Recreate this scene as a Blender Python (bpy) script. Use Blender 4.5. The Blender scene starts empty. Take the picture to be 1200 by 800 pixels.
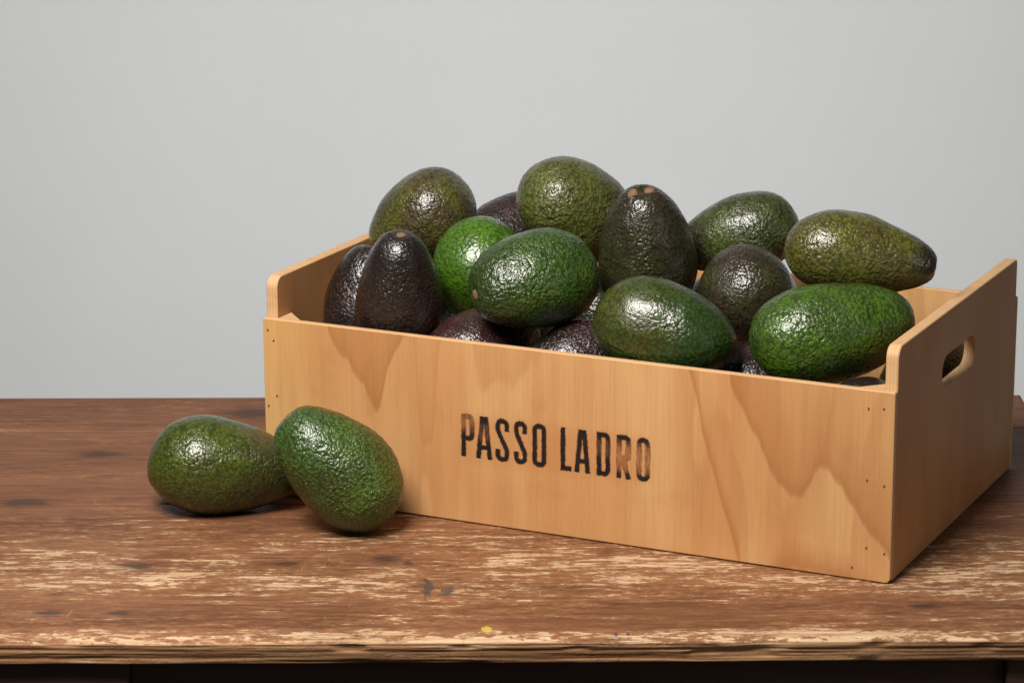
import bpy, bmesh, math, random
from mathutils import Vector, Matrix, noise

# ---------------------------------------------------------------- camera, world, lamps, exposure
scene = bpy.context.scene
C = scene.collection
cam_d = bpy.data.cameras.new('camera')
cam = bpy.data.objects.new('camera', cam_d)
C.objects.link(cam)
cam_d.sensor_width = 36.0
cam_d.lens = 105.3
cam_d.clip_start = 0.05
cam_d.clip_end = 50
PITCH, ROLL = 0.26001, 0.00333
cam.matrix_world = (Matrix.Translation((-0.27399, -2.05914, 0.73180))
                    @ Matrix.Rotation(math.pi / 2 - PITCH, 4, 'X') @ Matrix.Rotation(-ROLL, 4, 'Z'))
cam_d.dof.use_dof = True
cam_d.dof.focus_distance = 2.27
cam_d.dof.aperture_fstop = 20.0
scene.camera = cam

world = bpy.data.worlds.new('World')
scene.world = world
world.use_nodes = True
wbg = world.node_tree.nodes['Background']
wbg.inputs[0].default_value = (1.0, 0.97, 0.94, 1)
wbg.inputs[1].default_value = 0.055


def area_lamp(name, loc, target, size, power, color):
    d = bpy.data.lights.new(name, 'AREA')
    d.shape = 'RECTANGLE'
    d.size, d.size_y = size
    d.energy = power
    d.color = color
    o = bpy.data.objects.new(name, d)
    C.objects.link(o)
    o.location = loc
    o.rotation_euler = (Vector(target) - Vector(loc)).to_track_quat('-Z', 'Y').to_euler()
    return o


area_lamp('key_softbox', (-0.65, -0.63, 1.20), (-0.28, 0.16, 0.06), (0.55, 0.62), 40, (1.0, 0.95, 0.89))
area_lamp('added_wall_lamp', (-0.25, 0.62, 0.62), (-0.25, 1.75, 0.60), (1.9, 0.28), 6.9, (0.965, 0.985, 1.0))  # added to brighten the wall; stands for no known source
area_lamp('added_wall_lamp_low', (-0.25, 0.62, -0.30), (-0.25, 1.75, -0.30), (1.9, 0.28), 7.3, (0.965, 0.985, 1.0))  # second added lamp, below table level, evens out the wall's brightness
area_lamp('added_fill_lamp', (1.25, -0.75, 0.30), (0.0, 0.15, 0.12), (0.7, 0.5), 2.6, (1.0, 0.93, 0.86))  # added area lamp lifting the shaded right panel and the crate's inside

scene.view_settings.view_transform = 'Standard'
scene.view_settings.look = 'None'
scene.view_settings.exposure = 0.0
scene.view_settings.gamma = 1.0
scene.view_settings.use_curve_mapping = False
scene.render.engine = 'CYCLES'
scene.cycles.max_bounces = 6
scene.cycles.diffuse_bounces = 3
scene.cycles.glossy_bounces = 3

YAW = 0.441731          # the crate's turn on the table
L, W, H = 0.52, 0.3144, 0.1440


# ---------------------------------------------------------------- helpers
def link(name, me, mat=None, parent=None, smooth=False):
    o = bpy.data.objects.new(name, me)
    C.objects.link(o)
    if mat is not None:
        for m in (mat if isinstance(mat, (list, tuple)) else [mat]):
            if m.name not in [x.name for x in me.materials if x]:
                me.materials.append(m)
    if parent is not None:
        o.parent = parent
    if smooth:
        for p in me.polygons:
            p.use_smooth = True
    return o


def tag(o, label, cat, group=None):
    o['label'] = label
    o['category'] = cat
    if group:
        o['group'] = group
    return o


def empty(name, loc=(0, 0, 0), rotz=0):
    o = bpy.data.objects.new(name, None)
    o.empty_display_size = 0.05
    C.objects.link(o)
    o.location = loc
    o.rotation_euler = (0, 0, rotz)
    return o


class NT:
    """small wrapper to write node trees compactly"""

    def __init__(self, name):
        self.mat = bpy.data.materials.new(name)
        self.mat.use_nodes = True
        self.t = self.mat.node_tree
        self.bsdf = self.t.nodes['Principled BSDF']
        tc = self.t.nodes.new('ShaderNodeTexCoord')
        self.obj = tc.outputs['Object']
        self.sep = None

    def _in(self, sock, v):
        if v is None:
            return
        if isinstance(v, bpy.types.NodeSocket):
            self.t.links.new(v, sock)
        elif isinstance(v, (tuple, list)) and len(v) == 3 and sock.type == 'RGBA':
            sock.default_value = (*v, 1)
        else:
            sock.default_value = v

    def set(self, **kw):
        names = {'base': 'Base Color', 'rough': 'Roughness', 'spec': 'Specular IOR Level', 'coat': 'Coat Weight',
                 'coat_rough': 'Coat Roughness', 'normal': 'Normal', 'sss': 'Subsurface Weight'}
        for k, v in kw.items():
            self._in(self.bsdf.inputs[names[k]], v)

    def xyz(self, vec=None):
        n = self.t.nodes.new('ShaderNodeSeparateXYZ')
        self._in(n.inputs[0], vec or self.obj)
        return n.outputs[0], n.outputs[1], n.outputs[2]

    def vec(self, x, y, z):
        n = self.t.nodes.new('ShaderNodeCombineXYZ')
        for i, v in enumerate((x, y, z)):
            self._in(n.inputs[i], v)
        return n.outputs[0]

    def m(self, op, a, b=None, c=None, clamp=False):
        n = self.t.nodes.new('ShaderNodeMath')
        n.operation = op
        n.use_clamp = clamp
        for i, v in enumerate((a, b, c)):
            self._in(n.inputs[i], v)
        return n.outputs[0]

    def scale(self, s, off=(0, 0, 0), vec=None, rot=(0, 0, 0)):
        n = self.t.nodes.new('ShaderNodeMapping')
        self._in(n.inputs[0], vec or self.obj)
        n.inputs['Location'].default_value = off
        n.inputs['Rotation'].default_value = rot
        n.inputs['Scale'].default_value = s
        return n.outputs[0]

    def vadd(self, a, b, k):
        n = self.t.nodes.new('ShaderNodeVectorMath')
        n.operation = 'MULTIPLY_ADD'
        self._in(n.inputs[0], b)
        n.inputs[1].default_value = (k, k, k) if not isinstance(k, tuple) else k
        self._in(n.inputs[2], a)
        return n.outputs[0]

    def noise(self, vec, scale=1.0, detail=3.0, rough=0.55, dist=0.0, color=False):
        n = self.t.nodes.new('ShaderNodeTexNoise')
        self._in(n.inputs['Vector'], vec)
        n.inputs['Scale'].default_value = scale
        n.inputs['Detail'].default_value = detail
        n.inputs['Roughness'].default_value = rough
        n.inputs['Distortion'].default_value = dist
        return n.outputs['Color' if color else 'Fac']

    def voro(self, vec, scale, feature='F1', smooth=0.5, rnd=1.0):
        n = self.t.nodes.new('ShaderNodeTexVoronoi')
        n.feature = feature
        self._in(n.inputs['Vector'], vec)
        n.inputs['Scale'].default_value = scale
        n.inputs['Randomness'].default_value = rnd
        if feature == 'SMOOTH_F1':
            n.inputs['Smoothness'].default_value = smooth
        return n.outputs['Distance']

    def ramp(self, fac, stops, interp='LINEAR'):
        n = self.t.nodes.new('ShaderNodeValToRGB')
        n.color_ramp.interpolation = interp
        e = n.color_ramp.elements
        while len(e) < len(stops):
            e.new(0.5)
        for el, (p, col) in zip(e, stops):
            el.position = p
            if not isinstance(col, (tuple, list)):
                col = (col, col, col)
            el.color = (*col, 1)
        self._in(n.inputs[0], fac)
        return n.outputs[0]

    def step(self, v, a, b, lo=0.0, hi=1.0):
        n = self.t.nodes.new('ShaderNodeMapRange')
        n.interpolation_type = 'SMOOTHSTEP'
        self._in(n.inputs['Value'], v)
        for k, x in (('From Min', a), ('From Max', b), ('To Min', lo), ('To Max', hi)):
            self._in(n.inputs[k], x)
        return n.outputs[0]

    def lin(self, v, a, b, lo=0.0, hi=1.0):
        n = self.t.nodes.new('ShaderNodeMapRange')
        self._in(n.inputs['Value'], v)
        for k, x in (('From Min', a), ('From Max', b), ('To Min', lo), ('To Max', hi)):
            self._in(n.inputs[k], x)
        return n.outputs[0]

    def mix(self, fac, a, b, mode='MIX'):
        n = self.t.nodes.new('ShaderNodeMix')
        n.data_type = 'RGBA'
        n.blend_type = mode
        n.clamp_factor = True
        self._in(n.inputs[0], fac)
        self._in(n.inputs[6], a)
        self._in(n.inputs[7], b)
        return n.outputs[2]

    def curve(self, v, pts):
        n = self.t.nodes.new('ShaderNodeFloatCurve')
        c = n.mapping.curves[0]
        c.points[0].location = pts[0]
        c.points[1].location = pts[-1]
        for p in pts[1:-1]:
            c.points.new(*p)
        n.mapping.update()
        self._in(n.inputs['Value'], v)
        return n.outputs[0]

    def bump(self, h, strength, dist, normal=None):
        n = self.t.nodes.new('ShaderNodeBump')
        n.inputs['Strength'].default_value = strength
        n.inputs['Distance'].default_value = dist
        self._in(n.inputs['Height'], h)
        self._in(n.inputs['Normal'], normal)
        return n.outputs[0]


# ---------------------------------------------------------------- materials of the setting
def wall_material():
    n = NT('painted_grey_backdrop')
    a = n.noise(n.obj, 2.3, 5, 0.6)
    b = n.noise(n.obj, 60, 4)
    n.set(base=n.mix(a, (0.515, 0.52, 0.52), (0.575, 0.58, 0.578)), rough=0.85, spec=0.2,
          normal=n.bump(b, 0.12, 0.004))
    return n.mat


KNOTS = [(-0.619, 0.331, .026, .013), (-0.553, 0.047, .017, .011), (-0.500, 0.452, .034, .022), (-0.368, 0.060, .016, .015),
         (-0.352, 0.052, .006, .006), (-0.440, 0.052, .014, .006), (-0.602, -0.053, .014, .008), (-0.553, -0.054, .012, .006),
         (-0.20, 0.43, .02, .012), (0.135, 0.40, .02, .010), (0.02, -0.045, .015, .007), (-0.66, 0.20, .035, .016)]


def table_material():
    n = NT('worn_brown_table_paint')
    x, y, z = n.xyz()
    wob = n.noise(n.scale((3, 9, 9)), 1, 3, color=True)
    p = n.vadd(n.obj, wob, (0.02, 0.02, 0.0))
    # how worn each strip of the top is, from the front edge to the back
    band = n.ramp(n.lin(y, -0.11, 0.51), [(0.0, 0.92), (0.022, 0.86), (0.040, 0.42), (0.10, 0.44), (0.145, 0.70), (0.20, 0.80),
                                          (0.29, 0.72), (0.37, 0.62), (0.45, 0.44), (0.52, 0.34), (0.75, 0.32), (0.9, 0.38), (1.0, 0.30)])
    patch = n.noise(n.scale((5, 15, 9), (3.1, 0.7, 0)), 1, 4, 0.6)
    str1 = n.noise(n.scale((24, 120, 60), vec=p), 1, 6, 0.65)
    str2 = n.noise(n.scale((85, 230, 90), (7, 2, 0), vec=p), 1, 6, 0.7)
    str3 = n.noise(n.scale((190, 330, 90), (2, 8, 0), vec=p), 1, 4, 0.7)
    w = n.m('ADD', n.m('MULTIPLY', str1, 0.46), n.m('MULTIPLY', str2, 0.34))
    w = n.m('ADD', w, n.m('MULTIPLY', str3, 0.20))
    w = n.m('ADD', w, n.m('MULTIPLY', n.m('SUBTRACT', patch, 0.5), 0.30))
    w = n.m('ADD', w, n.m('MULTIPLY', n.m('SUBTRACT', band, 0.5), 0.24))
    # a few scratches that run across the grain
    sc = n.noise(n.scale((230, 11, 30), (1, 5, 0), rot=(0, 0, 0.5), vec=p), 1, 3, 0.6)
    sc2 = n.noise(n.scale((190, 13, 30), (9, 3, 0), rot=(0, 0, -1.1), vec=p), 1, 3, 0.6)
    sc = n.m('MAXIMUM', sc, sc2)
    scp = n.noise(n.scale((9, 16, 9), (4, 9, 0)), 1, 1)
    scr = n.m('MULTIPLY', n.step(sc, 0.69, 0.72), n.step(scp, 0.53, 0.62))
    worn = n.m('MAXIMUM', n.step(w, 0.568, 0.612), n.m('MULTIPLY', scr, 0.55))
    thin = n.step(w, 0.46, 0.57)
    grain = n.noise(n.scale((16, 330, 200), vec=p), 1, 6, 0.68)
    broad = n.noise(n.scale((2.2, 26, 9), (0, 3, 0), vec=p), 1, 4)
    paint = n.mix(n.step(broad, 0.35, 0.68), (0.130, 0.053, 0.024), (0.225, 0.099, 0.046))
    paint = n.mix(n.step(n.m('ADD', y, n.m('MULTIPLY', broad, 0.1)), 0.15, 0.32, 0, 0.5), paint, (0.262, 0.112, 0.056))  # rear boards lightened in colour to offset the key lamp's falloff
    paint = n.mix(n.step(grain, 0.35, 0.7), n.mix(0.55, paint, (0.075, 0.032, 0.018)), paint)
    paint = n.mix(n.m('MULTIPLY', thin, 0.6), paint, (0.29, 0.132, 0.060))
    bare = n.mix(n.step(grain, 0.38, 0.62), (0.36, 0.215, 0.12), (0.54, 0.385, 0.235))
    col = n.mix(worn, paint, bare)
    ck = n.noise(n.scale((5, 120, 60), (2, 6, 0), vec=p), 1, 5, 0.6)
    ckm = n.noise(n.scale((6, 14, 9), (8, 1, 0)), 1, 3)
    crack = n.m('MULTIPLY', n.step(n.m('ABSOLUTE', n.m('SUBTRACT', ck, 0.5)), 0.010, 0.003), n.step(ckm, 0.42, 0.58))
    col = n.mix(n.m('MULTIPLY', crack, 0.75), col, (0.050, 0.022, 0.012))
    # knots and dark stains
    kn = None
    edge = n.noise(n.scale((45, 210, 60)), 1, 5, 0.65)
    for (kx, ky, ka, kb) in KNOTS:
        dx = n.m('DIVIDE', n.m('SUBTRACT', x, kx), ka)
        dy = n.m('DIVIDE', n.m('SUBTRACT', y, ky), kb)
        d = n.m('ADD', n.m('MULTIPLY', dx, dx), n.m('MULTIPLY', dy, dy))
        kn = d if kn is None else n.m('MINIMUM', kn, d)
    kn = n.m('ADD', n.m('SQRT', kn), n.m('MULTIPLY', n.m('SUBTRACT', edge, 0.5), 2.2))
    col = n.mix(n.m('MULTIPLY', n.step(kn, 1.9, 0.7), 0.55), col, (0.15, 0.062, 0.030))
    col = n.mix(n.m('MULTIPLY', n.step(kn, 1.0, 0.25), 0.80), col, (0.045, 0.026, 0.022))
    # a blue-black ink mark, a yellow and two purple paint specks
    def spot(col, sx, sy, a, b, c, hard, jit=1.0):
        dx = n.m('DIVIDE', n.m('SUBTRACT', x, sx), a)
        dy = n.m('DIVIDE', n.m('SUBTRACT', y, sy), b)
        d = n.m('SQRT', n.m('ADD', n.m('MULTIPLY', dx, dx), n.m('MULTIPLY', dy, dy)))
        d = n.m('ADD', d, n.m('MULTIPLY', n.m('SUBTRACT', n.noise(n.scale((300, 130, 90)), 1, 2), 0.5), jit))
        return n.mix(n.m('MULTIPLY', n.step(d, 1.0, 0.55), hard), col, c)
    col = spot(col, -0.336, -0.004, 0.0045, 0.026, (0.05, 0.042, 0.042), 0.8, 2.2)
    col = spot(col, -0.321, -0.010, 0.0050, 0.012, (0.06, 0.055, 0.055), 0.75, 2.2)
    col = spot(col, -0.2925, -0.0890, 0.0045, 0.0065, (0.50, 0.38, 0.06), 0.8, 2.0)
    col = spot(col, -0.2025, -0.0995, 0.0018, 0.004, (0.10, 0.03, 0.08), 0.9, 0.5)
    col = spot(col, -0.194, -0.099, 0.0020, 0.004, (0.12, 0.04, 0.09), 0.9, 0.5)
    # the front edge: weathered brown layers with pale ridges
    ez = n.noise(n.scale((5, 30, 330), vec=p), 1, 4, 0.65)
    ecol = n.mix(n.step(ez, 0.40, 0.62), (0.19, 0.085, 0.038), (0.42, 0.235, 0.115))
    ecol = n.mix(n.step(n.noise(n.scale((14, 30, 160)), 1, 4), 0.58, 0.70), ecol, (0.44, 0.29, 0.16))
    col = n.mix(n.step(z, -0.0022, -0.0042), col, ecol)
    hgt = n.m('ADD', n.m('MULTIPLY', grain, 0.7), n.m('MULTIPLY', worn, -0.5))
    hgt = n.m('SUBTRACT', hgt, crack)
    n.set(base=col, rough=n.lin(worn, 0, 1, 0.55, 0.8), spec=0.16, normal=n.bump(hgt, 0.5, 0.0012))
    return n.mat


def dark_wood_material():
    n = NT('dark_stained_table_frame')
    g = n.noise(n.scale((8, 8, 160)), 1, 5)
    n.set(base=n.mix(g, (0.035, 0.017, 0.012), (0.075, 0.038, 0.026)), rough=0.6, spec=0.3,
          normal=n.bump(g, 0.4, 0.001))
    return n.mat


# ---------------------------------------------------------------- backdrop wall and table
def box_mesh(name, x0, x1, y0, y1, z0, z1, bev=0.0, seg=2):
    me = bpy.data.meshes.new(name)
    bm = bmesh.new()
    bmesh.ops.create_cube(bm, size=1.0)
    for v in bm.verts:
        v.co = Vector((x0 + (v.co.x + .5) * (x1 - x0), y0 + (v.co.y + .5) * (y1 - y0), z0 + (v.co.z + .5) * (z1 - z0)))
    if bev:
        bmesh.ops.bevel(bm, geom=bm.edges[:], offset=bev, segments=seg, affect='EDGES', profile=0.6)
    bm.to_mesh(me)
    bm.free()
    return me


wall = link('wall', box_mesh('wall', -3.2, 2.6, 1.75, 1.80, -0.76, 2.6), wall_material())
wall['kind'] = 'structure'

table = tag(empty('table', (-0.3, 0.2, -0.745)), 'old wooden table with worn brown top carrying the crate', 'table')
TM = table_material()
DM = dark_wood_material()
TOFF = -table.location


def plank_mesh(name, y0, y1, x0, x1, front=False, back=False, seed=0, th=0.0185):
    """one board: a profile swept along x, every ring eroded by noise"""
    prof = []
    r = 0.0007
    if front:
        # bottom, up the worn front face, over the rounded lip
        nz = 22
        prof.append((y0 + 0.10, -th))
        prof.append((y0 + 0.006, -th))
        for i in range(nz + 1):
            t = i / nz
            zz = -th + 0.0005 + t * (th - 0.0035)
            prof.append((y0 + 0.0012 * math.cos(t * 3.0), zz))
        for i in range(1, 9):
            a = i / 8 * math.pi / 2
            prof.append((y0 + 0.013 * (1 - math.cos(a)), -0.003 + 0.003 * math.sin(a)))
        ys = y0 + 0.013
    else:
        y0 += 0.0005
        prof += [(y0 + 0.02, -th), (y0 + 0.0006, -th), (y0 + 0.0006, -r)]
        prof += [(y0 + 0.0006 + r * (1 - math.cos(a)), -r + r * math.sin(a)) for a in (0.5, 1.0, math.pi / 2)]
        ys = y0 + 0.0006 + r
    rr = 0.005 if back else r
    ye = y1 - 0.0006 - rr
    ny = max(6, int((ye - ys) / 0.0045))
    for i in range(1, ny + 1):
        prof.append((ys + (ye - ys) * i / ny, 0.0))
    prof += [(ye + rr * math.sin(a), -rr + rr * math.cos(a)) for a in (0.5, 1.0, math.pi / 2)]
    prof.append((y1 - 0.0006, -th))
    nx = 420
    verts, faces = [], []
    np_ = len(prof)
    for i in range(nx + 1):
        x = x0 + (x1 - x0) * i / nx
        for j, (py, pz) in enumerate(prof):
            q = Vector((x * 9, py * 120, pz * 300 + seed))
            d = noise.noise(q) * 0.5 + noise.noise(q * 2.3) * 0.3
            if pz > -1e-6:
                dz, dy = d * 0.00032, 0
                dz += noise.noise(Vector((x * 3, py * 9, seed))) * 0.0005
            else:
                dz = 0
                dy = 0
                if front and py < y0 + 0.02 and pz > -th + 0.0002:
                    g = noise.noise(Vector((x * 4.0, 0, pz * 420 + seed)))
                    g2 = noise.noise(Vector((x * 22.0, 5, pz * 700 + seed)))
                    depth = 0.0014 if pz < -0.003 else 0.0008
                    dy = max(0.0, g + 0.1) * depth + max(0, g2) * depth * 0.6
                    dy += noise.noise(Vector((x * 6, 1.5, seed))) * 0.0007
                    dy += max(0.0, noise.noise(Vector((x * 34, 2.5, pz * 160 + seed))) - 0.25) * 0.005
                    dz = noise.noise(Vector((x * 5, 7.5, seed))) * 0.0006
            verts.append((x, py + dy, pz + dz))
    for i in range(nx):
        for j in range(np_ - 1):
            a = i * np_ + j
            faces.append((a, a + 1, a + np_ + 1, a + np_))
    faces.append(tuple(range(np_ - 1, -1, -1)))
    faces.append(tuple(nx * np_ + j for j in range(np_)))
    me = bpy.data.meshes.new(name)
    me.from_pydata(verts, [], faces)
    me.validate()
    bm = bmesh.new()
    bm.from_mesh(me)
    bmesh.ops.recalc_face_normals(bm, faces=bm.faces)
    bm.to_mesh(me)
    bm.free()
    return me


X0, X1 = -1.02, 0.178
for i, (a, b) in enumerate([(-0.108, 0.195), (0.195, 0.398), (0.398, 0.506)]):
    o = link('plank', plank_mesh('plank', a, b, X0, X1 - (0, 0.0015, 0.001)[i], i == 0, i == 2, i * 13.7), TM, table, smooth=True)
    o.location = TOFF

o = link('apron', box_mesh('apron', -0.542, 0.070, -0.090, -0.070, -0.13, -0.0187, 0.0015), DM, table)
o.location = TOFF
o = link('apron', box_mesh('apron', -0.90, 0.10, 0.43, 0.45, -0.13, -0.0187, 0.0015), DM, table)
o.location = TOFF
for (lx, ly) in ((-0.596, -0.043), (0.124, -0.043), (-0.596, 0.43), (0.124, 0.43)):
    lm = box_mesh('leg', lx - 0.0535, lx + 0.0535, ly - 0.0535, ly + 0.0535, -0.745, -0.0188, 0.003)
    for v in lm.vertices:
        if v.co.z < -0.5:
            v.co.x = lx + (v.co.x - lx) * 0.62
            v.co.y = ly + (v.co.y - ly) * 0.62
    o = link('leg', lm, DM, table)
    o.location = TOFF

# ---------------------------------------------------------------- the crate
UR = (-0.52, 0.0)


def ply_material(name, flames, base=(0.52, 0.285, 0.118), dark=(0.36, 0.150, 0.050), axis='x', seed=0.0):
    """rotary-cut plywood, grain upright; flames = list of (curve of z over u, height of its fade, strength)"""
    n = NT(name)
    x, y, z = n.xyz()
    h = x if axis == 'x' else y
    p3 = n.vec(h, seed, z)
    wob = n.noise(n.scale((30, 1, 14), vec=p3), 1, 3)
    fine = n.noise(n.scale((520, 1, 14), vec=p3), 1, 4, 0.6)
    mid = n.noise(n.scale((70, 1, 4.5), (3, 0, 1), vec=p3), 1, 4)
    field = n.noise(n.scale((9, 1, 1.6), (2.2 + seed, 0, 0), vec=p3), 1, 2, 0.4)
    saw = n.m('FRACT', n.m('ADD', n.m('MULTIPLY', field, 7.0), n.m('MULTIPLY', wob, 0.35)))
    soft = n.m('MULTIPLY', n.m('POWER', saw, 2.5), n.step(saw, 1.0, 0.93))
    tone = n.noise(n.scale((16, 1, 5), (1, 0, 7), vec=p3), 1, 2)
    base = n.mix(n.step(tone, 0.35, 0.65), (base[0] * 1.04, base[1] * 1.10, base[2] * 1.12), (base[0] * 0.96, base[1] * 0.88, base[2] * 0.84))
    col = n.mix(n.m('MULTIPLY', soft, 0.42), base, dark)
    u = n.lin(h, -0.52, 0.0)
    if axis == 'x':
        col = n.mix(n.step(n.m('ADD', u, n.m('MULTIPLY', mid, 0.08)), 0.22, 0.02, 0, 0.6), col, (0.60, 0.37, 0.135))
    zz = n.m('DIVIDE', z, 0.16)
    jag = n.m('MULTIPLY', n.m('SUBTRACT', n.noise(n.scale((170, 1, 12), vec=p3), 1, 3), 0.5), 0.085)
    for (pts, fade, k) in flames:
        d = n.m('SUBTRACT', n.m('ADD', zz, jag), n.curve(u, pts))      # > 0 above the curve
        f = n.m('MULTIPLY', n.step(d, -0.015, 0.035), n.lin(d, 0.02, fade, 1.0, 0.0))
        f = n.m('MULTIPLY', f, n.lin(mid, 0.3, 0.7, 0.75, 1.1))
        col = n.mix(n.m('MULTIPLY', f, k), col, dark)
        ln = n.m('MULTIPLY', n.step(d, -0.012, 0.010), n.step(d, 0.10, 0.015))
        col = n.mix(n.m('MULTIPLY', ln, k * 0.3), col, (0.27, 0.10, 0.033))
    col = n.mix(n.step(mid, 0.35, 0.75, 0, 0.26), col, dark)
    if flames:
        dx = n.m('MAXIMUM', n.m('SUBTRACT', n.m('ABSOLUTE', n.m('ADD', h, 0.268)), 0.070), 0.0)
        dz = n.m('MAXIMUM', n.m('SUBTRACT', n.m('ABSOLUTE', n.m('SUBTRACT', z, 0.068)), 0.010), 0.0)
        dd = n.m('SQRT', n.m('ADD', n.m('MULTIPLY', dx, dx), n.m('MULTIPLY', dz, dz)))
        dd = n.m('ADD', dd, n.m('MULTIPLY', n.m('SUBTRACT', n.noise(n.scale((90, 1, 70), vec=p3), 1, 3), 0.5), 0.016))
        col = n.mix(n.step(dd, 0.016, 0.001, 0, 0.42), col, (0.40, 0.165, 0.055))
        grub = n.noise(n.scale((14, 1, 18), (5, 0, 2), vec=p3), 1, 5, 0.6)
        col = n.mix(n.step(grub, 0.56, 0.72, 0, 0.22), col, (0.30, 0.14, 0.055))
    col = n.mix(n.step(fine, 0.42, 0.75, 0, 0.20), col, n.mix(0.5, dark, (0.20, 0.08, 0.03)))
    n.set(base=col, rough=0.46, spec=0.32, normal=n.bump(n.m('ADD', fine, n.m('MULTIPLY', mid, 0.5)), 0.10, 0.0008))
    return n.mat


def edge_material(name, axis):
    n = NT(name)
    x, y, z = n.xyz()
    h = x if axis == 'x' else y
    lay = n.m('FRACT', n.m('MULTIPLY', h, 390.0))
    g = n.noise(n.scale((60, 60, 300)), 1, 3)
    col = n.mix(n.m('MULTIPLY', n.step(n.m('ABSOLUTE', n.m('SUBTRACT', lay, 0.5)), 0.05, 0.35), 0.7), (0.50, 0.29, 0.14), (0.60, 0.385, 0.205))
    col = n.mix(n.step(g, 0.4, 0.7, 0, 0.4), col, (0.45, 0.25, 0.12))
    n.set(base=col, rough=0.6, spec=0.25)
    return n.mat


# flame figures of the front panel: (u 0..1 from left to right, z / 0.16)
FL_RIGHT = ([(0.0, 1.0), (0.745, 1.0), (0.757, 0.85), (0.80, 0.60), (0.835, 0.40), (0.858, 0.355), (0.878, 0.41), (0.899, 0.505),
             (0.915, 0.46), (0.95, 0.30), (0.985, 0.17), (1.0, 0.10)], 0.75, 0.85)
FL_LEFT = ([(0.0, 1.0), (0.10, 1.0), (0.114, 0.86), (0.128, 0.77), (0.136, 0.75), (0.145, 0.74), (0.155, 0.68), (0.172, 0.62), (0.187, 0.52),
            (0.195, 0.505), (0.203, 0.58), (0.21, 0.68), (0.225, 0.80), (0.245, 0.90), (0.28, 1.0), (1.0, 1.0)], 0.9, 0.8)
FL_MID = ([(0.0, 1.0), (0.67, 1.0), (0.695, 0.88), (0.72, 0.55), (0.745, 0.30), (0.762, 0.12), (0.775, 0.0), (0.79, -0.25), (0.85, -0.3), (1.0, -0.3)], 0.16, 0.75)
FL_COL = ([(0.0, 1.0), (0.245, 1.0), (0.26, 0.65), (0.275, 0.35), (0.29, 0.5), (0.31, 0.95), (1.0, 1.0)], 0.5, 0.35)
FL_LOW = ([(0.0, 0.62), (0.08, 0.30), (0.40, 0.12), (0.52, -0.05), (0.56, 0.05), (0.62, 0.16), (0.66, 0.24), (0.70, 0.1), (0.74, -0.05), (1.0, -0.2)], 0.10, 0.25)

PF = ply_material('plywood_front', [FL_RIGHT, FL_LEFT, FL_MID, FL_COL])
PB = ply_material('plywood_back', [], seed=4.3)
PS = ply_material('plywood_side', [], base=(0.44, 0.220, 0.088), dark=(0.34, 0.155, 0.058), axis='y', seed=8.1)
PE_S = edge_material('plywood_edge_side', 'x')
PE_F = edge_material('plywood_edge_front', 'y')
PFLAT = edge_material('sawn_pale_wood', 'x')


def slab(name, outlines, axis, at, thick, mats, bevel=0.0009, parent=None):
    """a board cut from sheet: 2D outlines (first is the outside, the others are holes) extruded along an axis.
    axis 'y': outline in (x, z), from y=at to y=at+thick; axis 'x': outline in (y, z)"""
    cu = bpy.data.curves.new(name, 'CURVE')
    cu.dimensions = '2D'
    cu.fill_mode = 'BOTH'
    cu.extrude = thick / 2 - bevel
    cu.bevel_depth = bevel
    cu.bevel_resolution = 2
    cu.offset = -bevel
    for ol in outlines:
        sp = cu.splines.new('POLY')
        sp.points.add(len(ol) - 1)
        for p, (a, b) in zip(sp.points, ol):
            p.co = (a, b, 0, 1)
        sp.use_cyclic_u = True
    tmp = bpy.data.objects.new('tmp', cu)
    C.objects.link(tmp)
    dg = bpy.context.evaluated_depsgraph_get()
    me = bpy.data.meshes.new_from_object(tmp.evaluated_get(dg))
    bpy.data.objects.remove(tmp)
    bpy.data.curves.remove(cu)
    me.name = name
    for v in me.vertices:
        a, b, c = v.co
        v.co = (a, at + thick / 2 + c, b) if axis == 'y' else (at + thick / 2 + c, a, b)
    bm = bmesh.new()
    bm.from_mesh(me)
    bmesh.ops.remove_doubles(bm, verts=bm.verts, dist=1e-5)
    bmesh.ops.recalc_face_normals(bm, faces=bm.faces)
    bm.to_mesh(me)
    bm.free()
    me.materials.clear()
    for m in mats:
        me.materials.append(m)
    k = 1 if axis == 'y' else 0
    for p in me.polygons:
        p.material_index = 0 if abs(p.normal[k]) > 0.9 else len(mats) - 1
        p.use_smooth = False
    return link(name, me, None, parent)


def rounded(pts_r):
    """polygon with per-corner radii -> outline"""
    out = []
    n = len(pts_r)
    for i in range(n):
        p0 = Vector(pts_r[i - 1][:2])
        p1 = Vector(pts_r[i][:2])
        p2 = Vector(pts_r[(i + 1) % n][:2])
        r = pts_r[i][2]
        if r <= 0:
            out.append(tuple(p1))
            continue
        d0 = (p0 - p1).normalized()
        d1 = (p2 - p1).normalized()
        ang = d0.angle(d1)
        t = r / math.tan(ang / 2)
        cen = p1 + (d0 + d1).normalized() * (r / math.sin(ang / 2))
        a = p1 + d0 * t - cen
        b = p1 + d1 * t - cen
        sw = a.angle_signed(b)
        for k in range(9):
            v = Matrix.Rotation(-sw * k / 8, 2) @ a
            out.append(tuple(cen + v))
    return out


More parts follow.
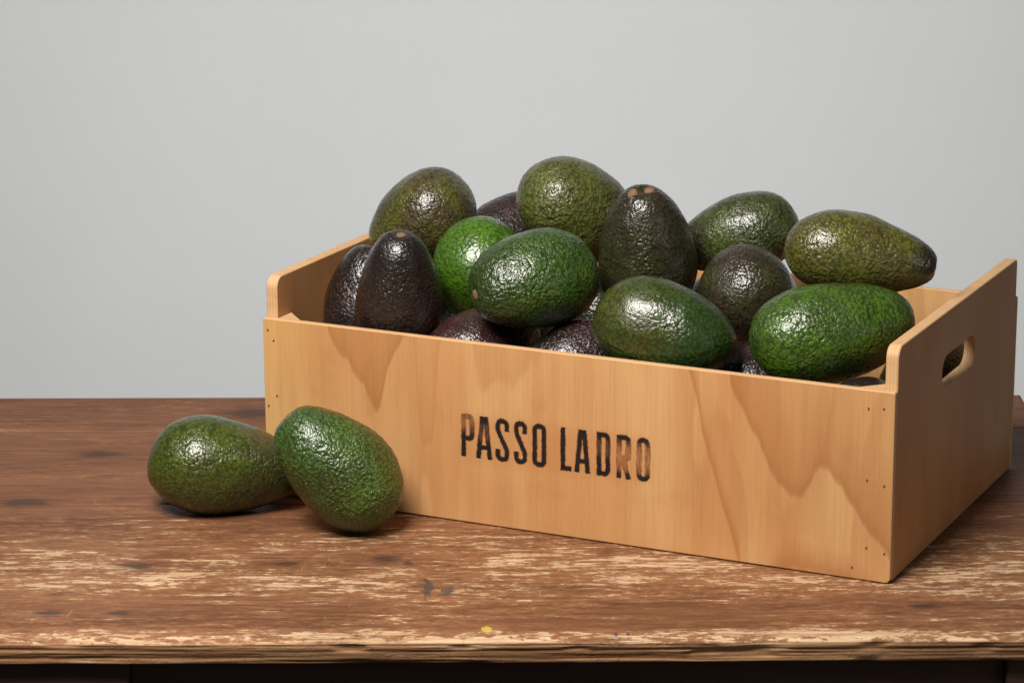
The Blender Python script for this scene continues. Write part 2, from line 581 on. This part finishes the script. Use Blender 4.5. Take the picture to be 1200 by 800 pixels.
crate = tag(empty('crate', (0, 0, 0.0008), -YAW), 'pale plywood crate with burnt lettering, piled with avocados', 'crate')
TF, TBK, TS = 0.0062, 0.005, 0.0098
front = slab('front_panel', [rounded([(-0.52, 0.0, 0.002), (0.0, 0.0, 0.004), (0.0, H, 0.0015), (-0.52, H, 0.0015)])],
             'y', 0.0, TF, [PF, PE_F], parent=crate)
front['label'] = 'front board with flame grain and burnt lettering'
slab('back_panel', [rounded([(-0.52, 0, .002), (0, 0, .002), (0, H, .0015), (-0.52, H, .0015)])], 'y', W - TBK, TBK, [PB, PE_F], parent=crate)
side_ol = rounded([(TF + .0001, 0.0, .001), (W - TBK - .0001, 0.0, .001), (W - TBK - .0001, 0.1762, .004), (TF + .0001, 0.1762, .009)])
slot = rounded([(0.114, 0.1170, .0118), (0.114, 0.1412, .0118), (0.200, 0.1412, .0118), (0.200, 0.1170, .0118)])
for x0 in (-0.52, -TS):
    slab('side_panel', [side_ol, slot], 'x', x0 + (0.0002 if x0 < -.1 else -0.0002), TS, [PS, PE_S], bevel=0.0012, parent=crate)
o = link('bottom_panel', box_mesh('bottom_panel', -0.52 + TS + .0005, -TS - .0005, TF + .0003, W - TBK - .0003, 0.003, 0.0078, .0005), PB, crate)
for (cx, cw, sx, sw) in ((-0.52 + TS + .0006, TF + .0003, 1, 1), (-TS - .0006, TF + .0003, -1, 1),
                         (-0.52 + TS + .0006, W - TBK - .0003, 1, -1), (-TS - .0006, W - TBK - .0003, -1, -1)):
    me = bpy.data.meshes.new('corner_post')
    bm = bmesh.new()
    tri = [(cx, cw), (cx + sx * 0.021, cw), (cx, cw + sw * 0.021)]
    lo = [bm.verts.new((a, b, 0.0082)) for a, b in tri]
    hi = [bm.verts.new((a, b, H - .0006)) for a, b in tri]
    bm.faces.new(lo)
    bm.faces.new(hi)
    for k in range(3):
        bm.faces.new((lo[k], lo[(k + 1) % 3], hi[(k + 1) % 3], hi[k]))
    bmesh.ops.recalc_face_normals(bm, faces=bm.faces)
    bmesh.ops.bevel(bm, geom=bm.edges[:], offset=0.0005, segments=1, affect='EDGES')
    bm.to_mesh(me)
    bm.free()
    link('corner_post', me, PFLAT, crate)

# nail holes: small sunk dark heads
nn = NT('nail_hole_dark')
nn.set(base=(0.11, 0.05, 0.025), rough=0.7)
nm = bpy.data.meshes.new('nail')
bm = bmesh.new()
bmesh.ops.create_cone(bm, cap_ends=True, segments=10, radius1=0.0013, radius2=0.0011, depth=0.0012)
bmesh.ops.rotate(bm, verts=bm.verts, matrix=Matrix.Rotation(math.pi / 2, 3, 'X'))
bm.to_mesh(nm)
bm.free()
nm.materials.append(nn.mat)
for (u, z) in ((-.0197, .1301), (-.0082, .1312), (-.0194, .0762), (-.0064, .0734), (-.0185, .0250), (-.0048, .0223), (-.029, .0085),
               (-.5155, .1345), (-.5105, .1265), (-.5163, .0725), (-.5085, .0815)):
    nl = link('nail', nm, None, front)
    nl.location = (u, 0.0003, z)
    nl.scale = (0.75, 1, 0.9)


# ---------------------------------------------------------------- burnt lettering
def ink_material(name, pts):
    """char colour, fading to a brown scorch where the iron hardly touched; pts = fade over the letter's height"""
    n = NT(name)
    x, y, z = n.xyz()
    v = n.lin(z, 0.0515, 0.0872)
    nz = n.noise(n.scale((900, 30, 110)), 1, 4, 0.65)
    f = n.m('ADD', n.curve(v, pts), n.m('MULTIPLY', n.m('SUBTRACT', nz, 0.5), 1.1), clamp=True)
    col = n.ramp(f, [(0.0, (0.010, 0.008, 0.007)), (0.35, (0.022, 0.013, 0.009)), (0.6, (0.12, 0.045, 0.018)), (1.0, (0.34, 0.15, 0.055))])
    n.set(base=col, rough=0.75, spec=0.2)
    return n.mat


INK = ink_material('charred_wood', [(0, .0), (.5, .12), (.75, .08), (1, .05)])
INK_TOP = ink_material('charred_wood_faded_top', [(0, .0), (.45, .05), (.62, .5), (.85, .75), (1, .62)])
INK_A = ink_material('charred_wood_faded_middle', [(0, .0), (.3, .0), (.5, .45), (.75, .5), (.9, .1), (1, .05)])
INK_R = ink_material('charred_wood_pale', [(0, .05), (.1, .2), (.25, .75), (.6, .85), (.82, .5), (.95, .15), (1, .1)])
sm = NT('scorched_wood')
sn = sm.noise(sm.scale((420, 30, 160)), 1, 4, 0.65)
sm.set(base=(0.22, 0.075, 0.024), rough=0.7, spec=0.2)
sm._in(sm.bsdf.inputs['Alpha'], sm.step(sn, 0.36, 0.70, 0.0, 0.8))
SCORCH = sm.mat


def ribbon(bm, pts, w, y, closed=False):
    P = []
    for p in pts:
        p = Vector(p)
        if not P or (p - P[-1]).length > 1e-5:
            P.append(p)
    if closed and (P[0] - P[-1]).length < 1e-5:
        P.pop()
    Q, m_ = [], len(P)
    for i in range(m_ if closed else m_ - 1):
        a, b = P[i], P[(i + 1) % m_]
        k = max(1, int((b - a).length / 0.0009))
        Q += [a.lerp(b, t / k) for t in range(k)]
    if not closed:
        Q.append(P[-1])
    P = Q
    n = len(P)
    Lf, Rt = [], []
    for i in range(n):
        if closed:
            d0 = (P[i] - P[i - 1]).normalized()
            d1 = (P[(i + 1) % n] - P[i]).normalized()
        else:
            d0 = (P[i] - P[i - 1]).normalized() if i > 0 else (P[1] - P[0]).normalized()
            d1 = (P[i + 1] - P[i]).normalized() if i < n - 1 else d0
        n0 = Vector((-d0.y, d0.x))
        n1 = Vector((-d1.y, d1.x))
        mm = (n0 + n1).normalized()
        k = (w / 2) / max(0.35, mm.dot(n0))
        ja = noise.noise(Vector((P[i].x * 900, P[i].y * 500, 1.0))) * 0.00038
        jb = noise.noise(Vector((P[i].x * 900, P[i].y * 500, 7.0))) * 0.00038
        Lf.append(P[i] + mm * (k + ja))
        Rt.append(P[i] - mm * (k + jb))
    top = 0.00025 if y < -0.0001 else 0.0002
    y = y if y < -0.0001 else y - 0.00008 + (abs(P[0].x) * 1000 % 1) * 0.00002
    vl = [bm.verts.new((p.x, y, p.y)) for p in Lf]
    vr = [bm.verts.new((p.x, y, p.y)) for p in Rt]
    bl = [bm.verts.new((p.x, y + top, p.y)) for p in Lf]
    br = [bm.verts.new((p.x, y + top, p.y)) for p in Rt]
    rng = range(n if closed else n - 1)
    for i in rng:
        j = (i + 1) % n
        bm.faces.new((vl[i], vl[j], vr[j], vr[i]))
        bm.faces.new((vl[i], bl[i], bl[j], vl[j]))
        bm.faces.new((vr[i], vr[j], br[j], br[i]))


def arc(cx, cy, rx, ry, a0, a1, n=6):
    return [(cx + rx * math.cos(math.radians(a0 + (a1 - a0) * i / n)), cy + ry * math.sin(math.radians(a0 + (a1 - a0) * i / n))) for i in range(n + 1)]


def letter(ch, u0, u1, z0, z1, mat, name='letter', grow=0.0, y=-0.00016):
    """strokes of a narrow sans capital; half-width hw, height h"""
    sw = 0.0035
    a, b = u0 + sw / 2, u1 - sw / 2
    lo, hi = z0 + sw / 2, z1 - sw / 2
    sw += grow
    mid = (z0 + z1) / 2
    cx = (a + b) / 2
    rx = (b - a) / 2
    ry = min(rx, 0.0034)
    bm = bmesh.new()
    y2 = y - 0.00006
    if ch == 'O':
        pts = arc(a + ry, hi - ry, ry, ry, 180, 90) + arc(b - ry, hi - ry, ry, ry, 90, 0) + arc(b - ry, lo + ry, ry, ry, 0, -90) + arc(a + ry, lo + ry, ry, ry, -90, -180)
        ribbon(bm, pts, sw, y, True)
    elif ch == 'D':
        r = ry * 0.8
        pts = [(a, lo), (a, hi)] + arc(b - r, hi - r, r, r, 90, 0) + arc(b - r, lo + r, r, r, 0, -90)
        ribbon(bm, pts, sw, y, True)
    elif ch == 'L':
        ribbon(bm, [(a, z1), (a, lo), (u1, lo)], sw, y)
    elif ch == 'A':
        ribbon(bm, [(a, z0), (cx - 0.0012, z1)], sw, y)
        ribbon(bm, [(b, z0), (cx + 0.0012, z1)], sw, y2)
        zb = z0 + (z1 - z0) * 0.27
        ribbon(bm, [(a + rx * 0.27, zb), (b - rx * 0.27, zb)], sw * 0.85, y - 0.00012)
    elif ch in 'PR':
        r = ry * 0.8
        m2 = z0 + (z1 - z0) * (0.44 if ch == 'P' else 0.47)
        ribbon(bm, [(a, z0), (a, z1)], sw, y)
        ribbon(bm, [(a, hi)] + arc(b - r, hi - r, r, r, 90, 0) + arc(b - r, m2 + r, r, r, 0, -90) + [(a, m2)], sw, y2)
        if ch == 'R':
            ribbon(bm, [(cx - 0.0005, m2), (b + 0.0004, z0)], sw, y - 0.00012)
    elif ch == 'S':
        r = ry
        zt = mid + 0.0065
        zb = mid - 0.0065
        pts = [(b, hi - (hi - mid) * 0.52)] + arc(b - r, hi - r, r, r, 0, 90) + arc(a + r, hi - r, r, r, 90, 180)
        pts += [(a, zt + 0.002), (a + 0.0006, zt), (b - 0.0006, zb), (b, zb - 0.002)]
        pts += arc(b - r, lo + r, r, r, 0, -90) + arc(a + r, lo + r, r, r, -90, -180) + [(a, lo + (mid - lo) * 0.52)]
        ribbon(bm, pts, sw, y)
    bmesh.ops.recalc_face_normals(bm, faces=bm.faces)
    me = bpy.data.meshes.new(name)
    bm.to_mesh(me)
    bm.free()
    for p in me.polygons:
        if p.normal.y > 0.5:
            p.flip()
    return link(name, me, mat, front)


def px2u(px):
    return -0.3462 + (px - 541) * (0.1562 / 220.0)


for (ch, p0, p1, mat) in (('P', 541, 556, INK_TOP), ('A', 558.7, 577.4, INK_A), ('S', 582, 597.7, INK), ('S', 604, 619, INK), ('O', 625.8, 641.6, INK),
                          ('L', 659, 671.5, INK), ('A', 675, 693, INK), ('D', 701, 716, INK_A), ('R', 724, 739.6, INK_R), ('O', 747, 761.6, INK_R)):
    t = (p0 - 541) / 220
    letter(ch, px2u(p0), px2u(p1), 0.0530 - 0.0006 * t, 0.0868 - 0.0006 * t, mat)
    letter(ch, px2u(p0), px2u(p1), 0.0530 - 0.0006 * t, 0.0868 - 0.0006 * t, SCORCH, 'scorch_mark', 0.0015, 0.0)


# ---------------------------------------------------------------- avocados
def avocado_material(name, main, alt, tip, tip_at=0.75, tip_w=0.25, bump=0.6, peb=375, speck=0.4, rough=0.30, seed=0.0, length=0.11, scar=0.0):
    n = NT(name)
    x, y, z = n.xyz()
    off = n.scale((1, 1, 1), (seed * 0.37, seed * 0.21, seed * 0.11))
    wob = n.noise(off, 120, 2, color=True)
    pv = n.vadd(off, wob, 0.004)
    v = n.voro(pv, peb, 'SMOOTH_F1', 0.6)
    v2 = n.voro(pv, peb * 2.1, 'SMOOTH_F1', 0.5)
    big = n.noise(off, 34, 3, 0.5)
    med = n.noise(off, 95, 4, 0.6)
    sp = n.voro(off, peb * 1.15, 'F1')
    s = n.lin(z, -length / 2, length / 2)
    col = n.mix(n.step(big, 0.36, 0.64), main, alt)
    col = n.mix(n.step(med, 0.52, 0.75, 0, 0.45), col, n.mix(0.5, alt, (0.02, 0.012, 0.008)))
    sj = n.m('ADD', s, n.m('MULTIPLY', n.m('SUBTRACT', big, 0.5), 0.45))
    col = n.mix(n.step(sj, tip_at - tip_w, tip_at + tip_w * 0.6), col, tip)
    col = n.mix(n.step(v, 0.42, 0.10, 0, 0.55), col, n.mix(1.0, col, (1.75, 1.65, 1.5), 'MULTIPLY'))
    # the pits between the pebbles are darker, tiny pale lenticels sit on them
    col = n.mix(n.step(v, 0.38, 0.70, 0, 0.7), col, n.mix(0.75, col, (0.008, 0.010, 0.004)))
    lent = n.m('MULTIPLY', n.step(sp, 0.20, 0.10), n.step(n.noise(off, 210, 1), 0.45, 0.6))
    col = n.mix(n.m('MULTIPLY', lent, speck), col, n.mix(0.6, main, (0.45, 0.42, 0.20)))
    if scar:
        sc = n.noise(n.scale((60, 60, 26), (seed, 0, 0)), 1, 4, 0.6, 1.5)
        col = n.mix(n.m('MULTIPLY', n.step(sc, 0.66, 0.74), scar), col, (0.13, 0.085, 0.045))
    h = n.m('SUBTRACT', 1.0, n.m('MULTIPLY', v, v))
    h = n.m('MULTIPLY', h, n.step(n.noise(off, 42, 3), 0.32, 0.66, 0.35, 1.1))
    cork = n.m('MULTIPLY', n.step(n.noise(off, 150, 3, 0.6), 0.64, 0.70), n.step(n.noise(off, 28, 2), 0.50, 0.62))
    col = n.mix(n.m('MULTIPLY', cork, 0.6), col, (0.085, 0.055, 0.028))
    h = n.m('ADD', h, n.m('MULTIPLY', n.m('SUBTRACT', 1.0, v2), 0.35))
    h = n.m('ADD', h, n.m('MULTIPLY', med, 0.55))
    rg = n.lin(n.noise(off, 52, 4), 0.32, 0.68, rough - 0.03, rough + 0.20)
    n.set(base=col, rough=rg, spec=0.34, coat=0.55, coat_rough=0.17, normal=n.bump(h, min(1.0, bump * 1.1), 0.0017))
    n._in(n.bsdf.inputs['Coat Normal'], n.bump(h, min(1.0, bump * 0.42), 0.0017))
    return n.mat


STEM = NT('avocado_stem_wood')
sg = STEM.noise(STEM.obj, 420, 4)
STEM.set(base=STEM.mix(sg, (0.07, 0.036, 0.018), (0.26, 0.14, 0.072)), rough=0.8, normal=STEM.bump(sg, 0.6, 0.001))


def radius_fn(D, k):
    def raw(t):
        s = (1 - math.cos(t)) / 2
        return max(0.0, math.sin(t)) ** 0.86 * (1 - k * (s * s * (3 - 2 * s)))
    mx = max(raw(i / 200 * math.pi) for i in range(201))
    return lambda t: raw(t) / mx * D / 2


def avocado_mesh(Lg, D, k, seed, rough_amp):
    rf = radius_fn(D, k)
    nu, nv = 112, 76
    rnd = random.Random(seed)
    bend = rnd.uniform(-0.03, 0.05) * D * (1 + k)
    ph = rnd.uniform(0, 6.28)
    so = Vector((seed * 3.7, seed * 1.9, seed * 0.7))
    verts, faces = [], []
    dim = 0.0042
    for j in range(nv + 1):
        t = math.pi * j / nv
        z0 = -math.cos(t) * Lg / 2
        r0 = rf(t)
        if j > nv * 0.9:                                   # dimple round the stem
            z0 -= 0.0028 * max(0.0, 1 - (r0 / 0.010)) ** 1.2
        for i in range(nu if 0 < j < nv else 1):
            a = 2 * math.pi * i / nu
            co = Vector((r0 * math.cos(a), r0 * math.sin(a), z0))
            co.x += bend * math.cos(ph) * (z0 / (Lg / 2)) ** 2
            co.y += bend * math.sin(ph) * (z0 / (Lg / 2)) ** 2
            nrm = Vector((math.cos(a) * math.sin(t), math.sin(a) * math.sin(t), -math.cos(t)))
            d = noise.noise(co * 20 + so) * 0.0030 + noise.noise(co * 55 + so) * 0.0008
            dv = noise.voronoi(co / dim + so)[0]
            d += (0.45 - dv[0]) * rough_amp * (0.6 + 0.8 * abs(noise.noise(co * 40 + so)))
            verts.append(co + nrm * d)
    def idx(j, i):
        if j == 0:
            return 0
        if j == nv:
            return 1 + (nv - 1) * nu
        return 1 + (j - 1) * nu + i % nu
    for j in range(nv):
        for i in range(nu):
            if j == 0:
                faces.append((0, idx(1, i + 1), idx(1, i)))
            elif j == nv - 1:
                faces.append((idx(j, i), idx(j, i + 1), idx(nv, 0)))
            else:
                faces.append((idx(j, i), idx(j, i + 1), idx(j + 1, i + 1), idx(j + 1, i)))
    me = bpy.data.meshes.new('skin')
    me.from_pydata([tuple(v) for v in verts], [], faces)
    top = verts[idx(nv, 0)]
    return me, top


def stem_mesh(seed, r=0.0042, h=0.0024):
    rnd = random.Random(seed + 99)
    me = bpy.data.meshes.new('stem')
    bm = bmesh.new()
    rings = [(1.25, -0.6), (1.15, 0.15), (1.0, 0.55), (0.9, 0.85), (0.55, 1.0)]
    n = 12
    prev = None
    for (rr, hh) in rings:
        ring = []
        for i in range(n):
            a = 2 * math.pi * i / n
            q = 1 + noise.noise(Vector((math.cos(a) * 1.3, math.sin(a) * 1.3, hh * 2 + seed))) * 0.35
            ring.append(bm.verts.new((math.cos(a) * r * rr * q, math.sin(a) * r * rr * q, h * hh * (1 + 0.2 * math.sin(a + seed)))))
        if prev:
            for i in range(n):
                bm.faces.new((prev[i], prev[(i + 1) % n], ring[(i + 1) % n], ring[i]))
        else:
            bm.faces.new(ring[::-1])
        prev = ring
    bm.faces.new(prev)
    bm.to_mesh(me)
    bm.free()
    return me


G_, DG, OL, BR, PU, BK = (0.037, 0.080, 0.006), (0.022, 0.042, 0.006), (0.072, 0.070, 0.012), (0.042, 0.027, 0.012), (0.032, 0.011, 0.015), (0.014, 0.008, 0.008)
BG = (0.052, 0.128, 0.007)
LIST = [
    # label, group, location, direction of the stem end, length, width, pear shape, seed, material arguments, relief, stem kind
    ('olive brown avocado resting high at the left of the pile', (-0.3473, 0.3407, 0.195), (-0.714, 0.208, -0.669), 0.096, 0.075, 0.12, 1,
     dict(main=OL, alt=BR, tip=(0.080, 0.085, 0.013), tip_at=0.85, bump=0.7, rough=0.25), 0.0007, 0),
    ('purple black avocado wedged against the left crate wall', (-0.3937, 0.2862, 0.1385), (0.13, 0.068, 0.989), 0.1, 0.062, 0.18, 2,
     dict(main=PU, alt=BK, tip=BK, bump=0.7, rough=0.25), 0.0007, 0),
    ('nearly black upright avocado with brown stem scar, left in crate', (-0.3626, 0.2247, 0.1612), (0.032, -0.261, 0.965), 0.112, 0.069, 0.24, 3,
     dict(main=(0.019, 0.010, 0.010), alt=(0.030, 0.018, 0.013), tip=BK, bump=0.55, rough=0.25), 0.0004, 1),
    ('brightest green avocado half hidden behind another green one', (-0.2996, 0.2858, 0.1655), (0.167, 0.54, -0.825), 0.096, 0.077, 0.12, 4,
     dict(main=BG, alt=(0.042, 0.102, 0.007), tip=BG, bump=0.45, rough=0.25), 0.0004, 0),
    ('mid green pebbly avocado with stem scar on its left end', (-0.2581, 0.1809, 0.184), (-0.877, -0.476, -0.064), 0.103, 0.078, 0.15, 5,
     dict(main=G_, alt=(0.024, 0.062, 0.007), tip=DG, bump=0.95, rough=0.25), 0.0008, 1),
    ('dark purple avocado peeping out at the back of the pile', (-0.2738, 0.4114, 0.171), (0.816, 0.45, 0.362), 0.1, 0.064, 0.2, 6,
     dict(main=(0.04, 0.022, 0.024), alt=BK, tip=BK, bump=0.6, rough=0.25), 0.0006, 0),
    ('topmost olive green avocado in the centre of the pile', (-0.2181, 0.3244, 0.2068), (0.741, 0.465, -0.484), 0.112, 0.08, 0.2, 7,
     dict(main=(0.076, 0.088, 0.018), alt=(0.062, 0.060, 0.014), tip=(0.04, 0.036, 0.014), bump=0.75, rough=0.25), 0.0008, 0),
    ('upright dark olive avocado with two brown stem nubs on top', (-0.1684, 0.2352, 0.1949), (-0.067, -0.309, 0.949), 0.112, 0.077, 0.28, 8,
     dict(main=(0.028, 0.032, 0.010), alt=(0.022, 0.018, 0.010), tip=(0.024, 0.019, 0.010), bump=0.6, rough=0.25), 0.0008, 2),
    ('smooth dark green avocado lying at the front centre of the crate', (-0.1586, 0.125, 0.1579), (0.937, -0.27, -0.221), 0.112, 0.074, 0.15, 9,
     dict(main=(0.047, 0.051, 0.008), alt=(0.030, 0.048, 0.008), tip=(0.018,0.042,0.007), tip_at=.55, bump=0.4, rough=0.25, speck=0.15, scar=0.4), 0.0003, 0),
    ('green and brown avocado at the back right of the pile', (-0.0936, 0.2757, 0.1976), (-0.925, 0.206, -0.319), 0.1, 0.064, 0.18, 10,
     dict(main=(0.045, 0.068, 0.010), alt=(0.036, 0.044, 0.012), tip=(0.032, 0.026, 0.013), tip_at=.8, bump=0.7, rough=0.25), 0.0006, 0),
    ('dark brownish round avocado between the green ones at right', (-0.0859, 0.2113, 0.1598), (0.419, 0.608, -0.675), 0.1, 0.076, 0.15, 11,
     dict(main=(0.028, 0.020, 0.013), alt=(0.034, 0.034, 0.011), tip=DG, bump=0.6, rough=0.25), 0.0005, 0),
    ('pear shaped olive avocado with dark neck pointing right', (-0.0096, 0.1483, 0.2118), (0.987, -0.041, -0.154), 0.117, 0.064, 0.31, 12,
     dict(main=(0.086, 0.086, 0.012), alt=(0.066, 0.060, 0.012), tip=(0.022, 0.014, 0.009), tip_at=.86, tip_w=.12, bump=0.6, rough=0.25), 0.0005, 0),
    ('large bright green avocado at the front right of the crate', (-0.035, 0.0922, 0.1665), (0.964, 0.25, 0.093), 0.128, 0.076, 0.2, 13,
     dict(main=(0.042, 0.096, 0.006), alt=(0.030, 0.064, 0.006), tip=DG, tip_at=.9, tip_w=.15, bump=0.7, rough=0.25, scar=0.6), 0.0007, 1),
    ('reddish purple avocado low behind the front board', (-0.2959, 0.2073, 0.121), (0.854, 0.452, 0.257), 0.098, 0.072, 0.2, 14,
     dict(main=(0.05, 0.014, 0.018), alt=(0.03, 0.011, 0.012), tip=PU, bump=0.6, rough=0.25, speck=.7), 0.0004, 0),
    ('purple black pebbly avocado low behind the front board, right of the reddish one', (-0.2286, 0.1712, 0.1191), (-0.963, -0.224, -0.148), 0.092, 0.064, 0.2, 15,
     dict(main=PU, alt=BK, tip=BK, bump=0.9, rough=0.25), 0.0007, 0),
    ('dark avocado showing only a sliver between the two front green ones', (-0.0766, 0.1594, 0.1128), (0.764, 0.637, 0.103), 0.095, 0.062, 0.2, 16,
     dict(main=PU, alt=BK, tip=BK, bump=0.7, rough=0.3), 0.0006, 0),
    ('dark avocado buried at the bottom of the crate under the pile', (-0.2043, 0.2594, 0.0562), (0.964, 0.158, 0.213), 0.105, 0.066, 0.2, 21,
     dict(main=DG, alt=BK, tip=BK, bump=0.7), 0.0005, 0),
    ('dark avocado in the low gap left of the reddish purple one', (-0.3428, 0.3289, 0.0721), (-0.901, 0.201, -0.385), 0.105, 0.068, 0.2, 22,
     dict(main=DG, alt=BK, tip=BK, bump=0.7), 0.0005, 0),
    ('dark avocado in the shadow under the mid green pebbly one', (-0.2159, 0.3621, 0.105), (-0.884, 0.249, -0.396), 0.105, 0.066, 0.2, 23,
     dict(main=DG, alt=BK, tip=BK, bump=0.7), 0.0005, 0),
    ('dark avocado glimpsed behind the upright one with two stem nubs', (-0.092, 0.3201, 0.13), (0.855, 0.294, 0.428), 0.105, 0.068, 0.2, 24,
     dict(main=DG, alt=BK, tip=BK, bump=0.7), 0.0005, 0),
    ('dark avocado low in the crate, seen through the right hand slot', (0.0588, 0.252, 0.0865), (0.677, 0.565, 0.472), 0.095, 0.062, 0.2, 25,
     dict(main=DG, alt=BK, tip=BK, bump=0.7), 0.0005, 0),
    ('added avocado, black to darken the gap under the right tip of the large bright green one', (-0.0154, 0.0516, 0.119), (0.498, 0.848, -0.182), 0.072, 0.049, 0.2, 26,
     dict(main=BK, alt=BK, tip=BK, bump=0.7), 0.0005, 0),  # filler added over a lit gap; its black skin imitates shade there
    ('dark avocado in the gap below the brightest green one', (-0.3145, 0.4206, 0.0911), (0.042, 0.815, 0.578), 0.105, 0.068, 0.2, 27,
     dict(main=DG, alt=BK, tip=BK, bump=0.7), 0.0005, 0),
    ('dark avocado buried at the bottom of the crate under the pile', (-0.1642, 0.1533, 0.0772), (0.862, 0.506, -0.024), 0.105, 0.064, 0.2, 28,
     dict(main=DG, alt=BK, tip=BK, bump=0.7), 0.0005, 0),
    ('green avocado lying on the table with its neck turned away, left of the leaning one', (-0.498, 0.1806, 0.0359), (0.984, 0.107, -0.139), 0.124, 0.075, 0.3, 17,
     dict(main=(0.050, 0.072, 0.006), alt=(0.040, 0.053, 0.006), tip=(0.028, 0.028, 0.008), tip_at=.7, bump=0.5, rough=0.25), 0.0004, 1),
    ('bright green pebbly avocado leaning in front of the crate on the table', (-0.4073, 0.127, 0.0508), (-0.689, -0.023, 0.724), 0.112, 0.077, 0.15, 18,
     dict(main=(0.049, 0.094, 0.010), alt=(0.031, 0.058, 0.007), tip=(0.030,0.070,0.010), bump=1.0, rough=0.26, speck=.9), 0.0008, 1),
]
GROUP = 'avocados'
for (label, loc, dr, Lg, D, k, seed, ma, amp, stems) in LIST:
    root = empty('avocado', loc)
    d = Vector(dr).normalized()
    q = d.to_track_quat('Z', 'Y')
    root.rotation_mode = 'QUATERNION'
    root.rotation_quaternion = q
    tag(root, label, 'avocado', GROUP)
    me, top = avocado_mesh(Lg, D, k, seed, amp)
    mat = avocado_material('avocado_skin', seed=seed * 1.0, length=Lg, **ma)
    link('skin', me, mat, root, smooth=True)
    if stems == 1:
        s = link('stem', stem_mesh(seed), STEM.mat, root, smooth=True)
        s.location = (top.x, top.y, top.z - 0.0006)
    elif stems == 2:
        for sx, sy, ti in ((-0.0062, -0.003, -0.35), (0.0058, 0.002, 0.3)):
            s = link('stem', stem_mesh(seed + sx * 100, 0.0042, 0.0042), STEM.mat, root, smooth=True)
            s.location = (top.x + sx, top.y + sy, top.z - 0.0012)
            s.rotation_euler = (0, ti, 0)
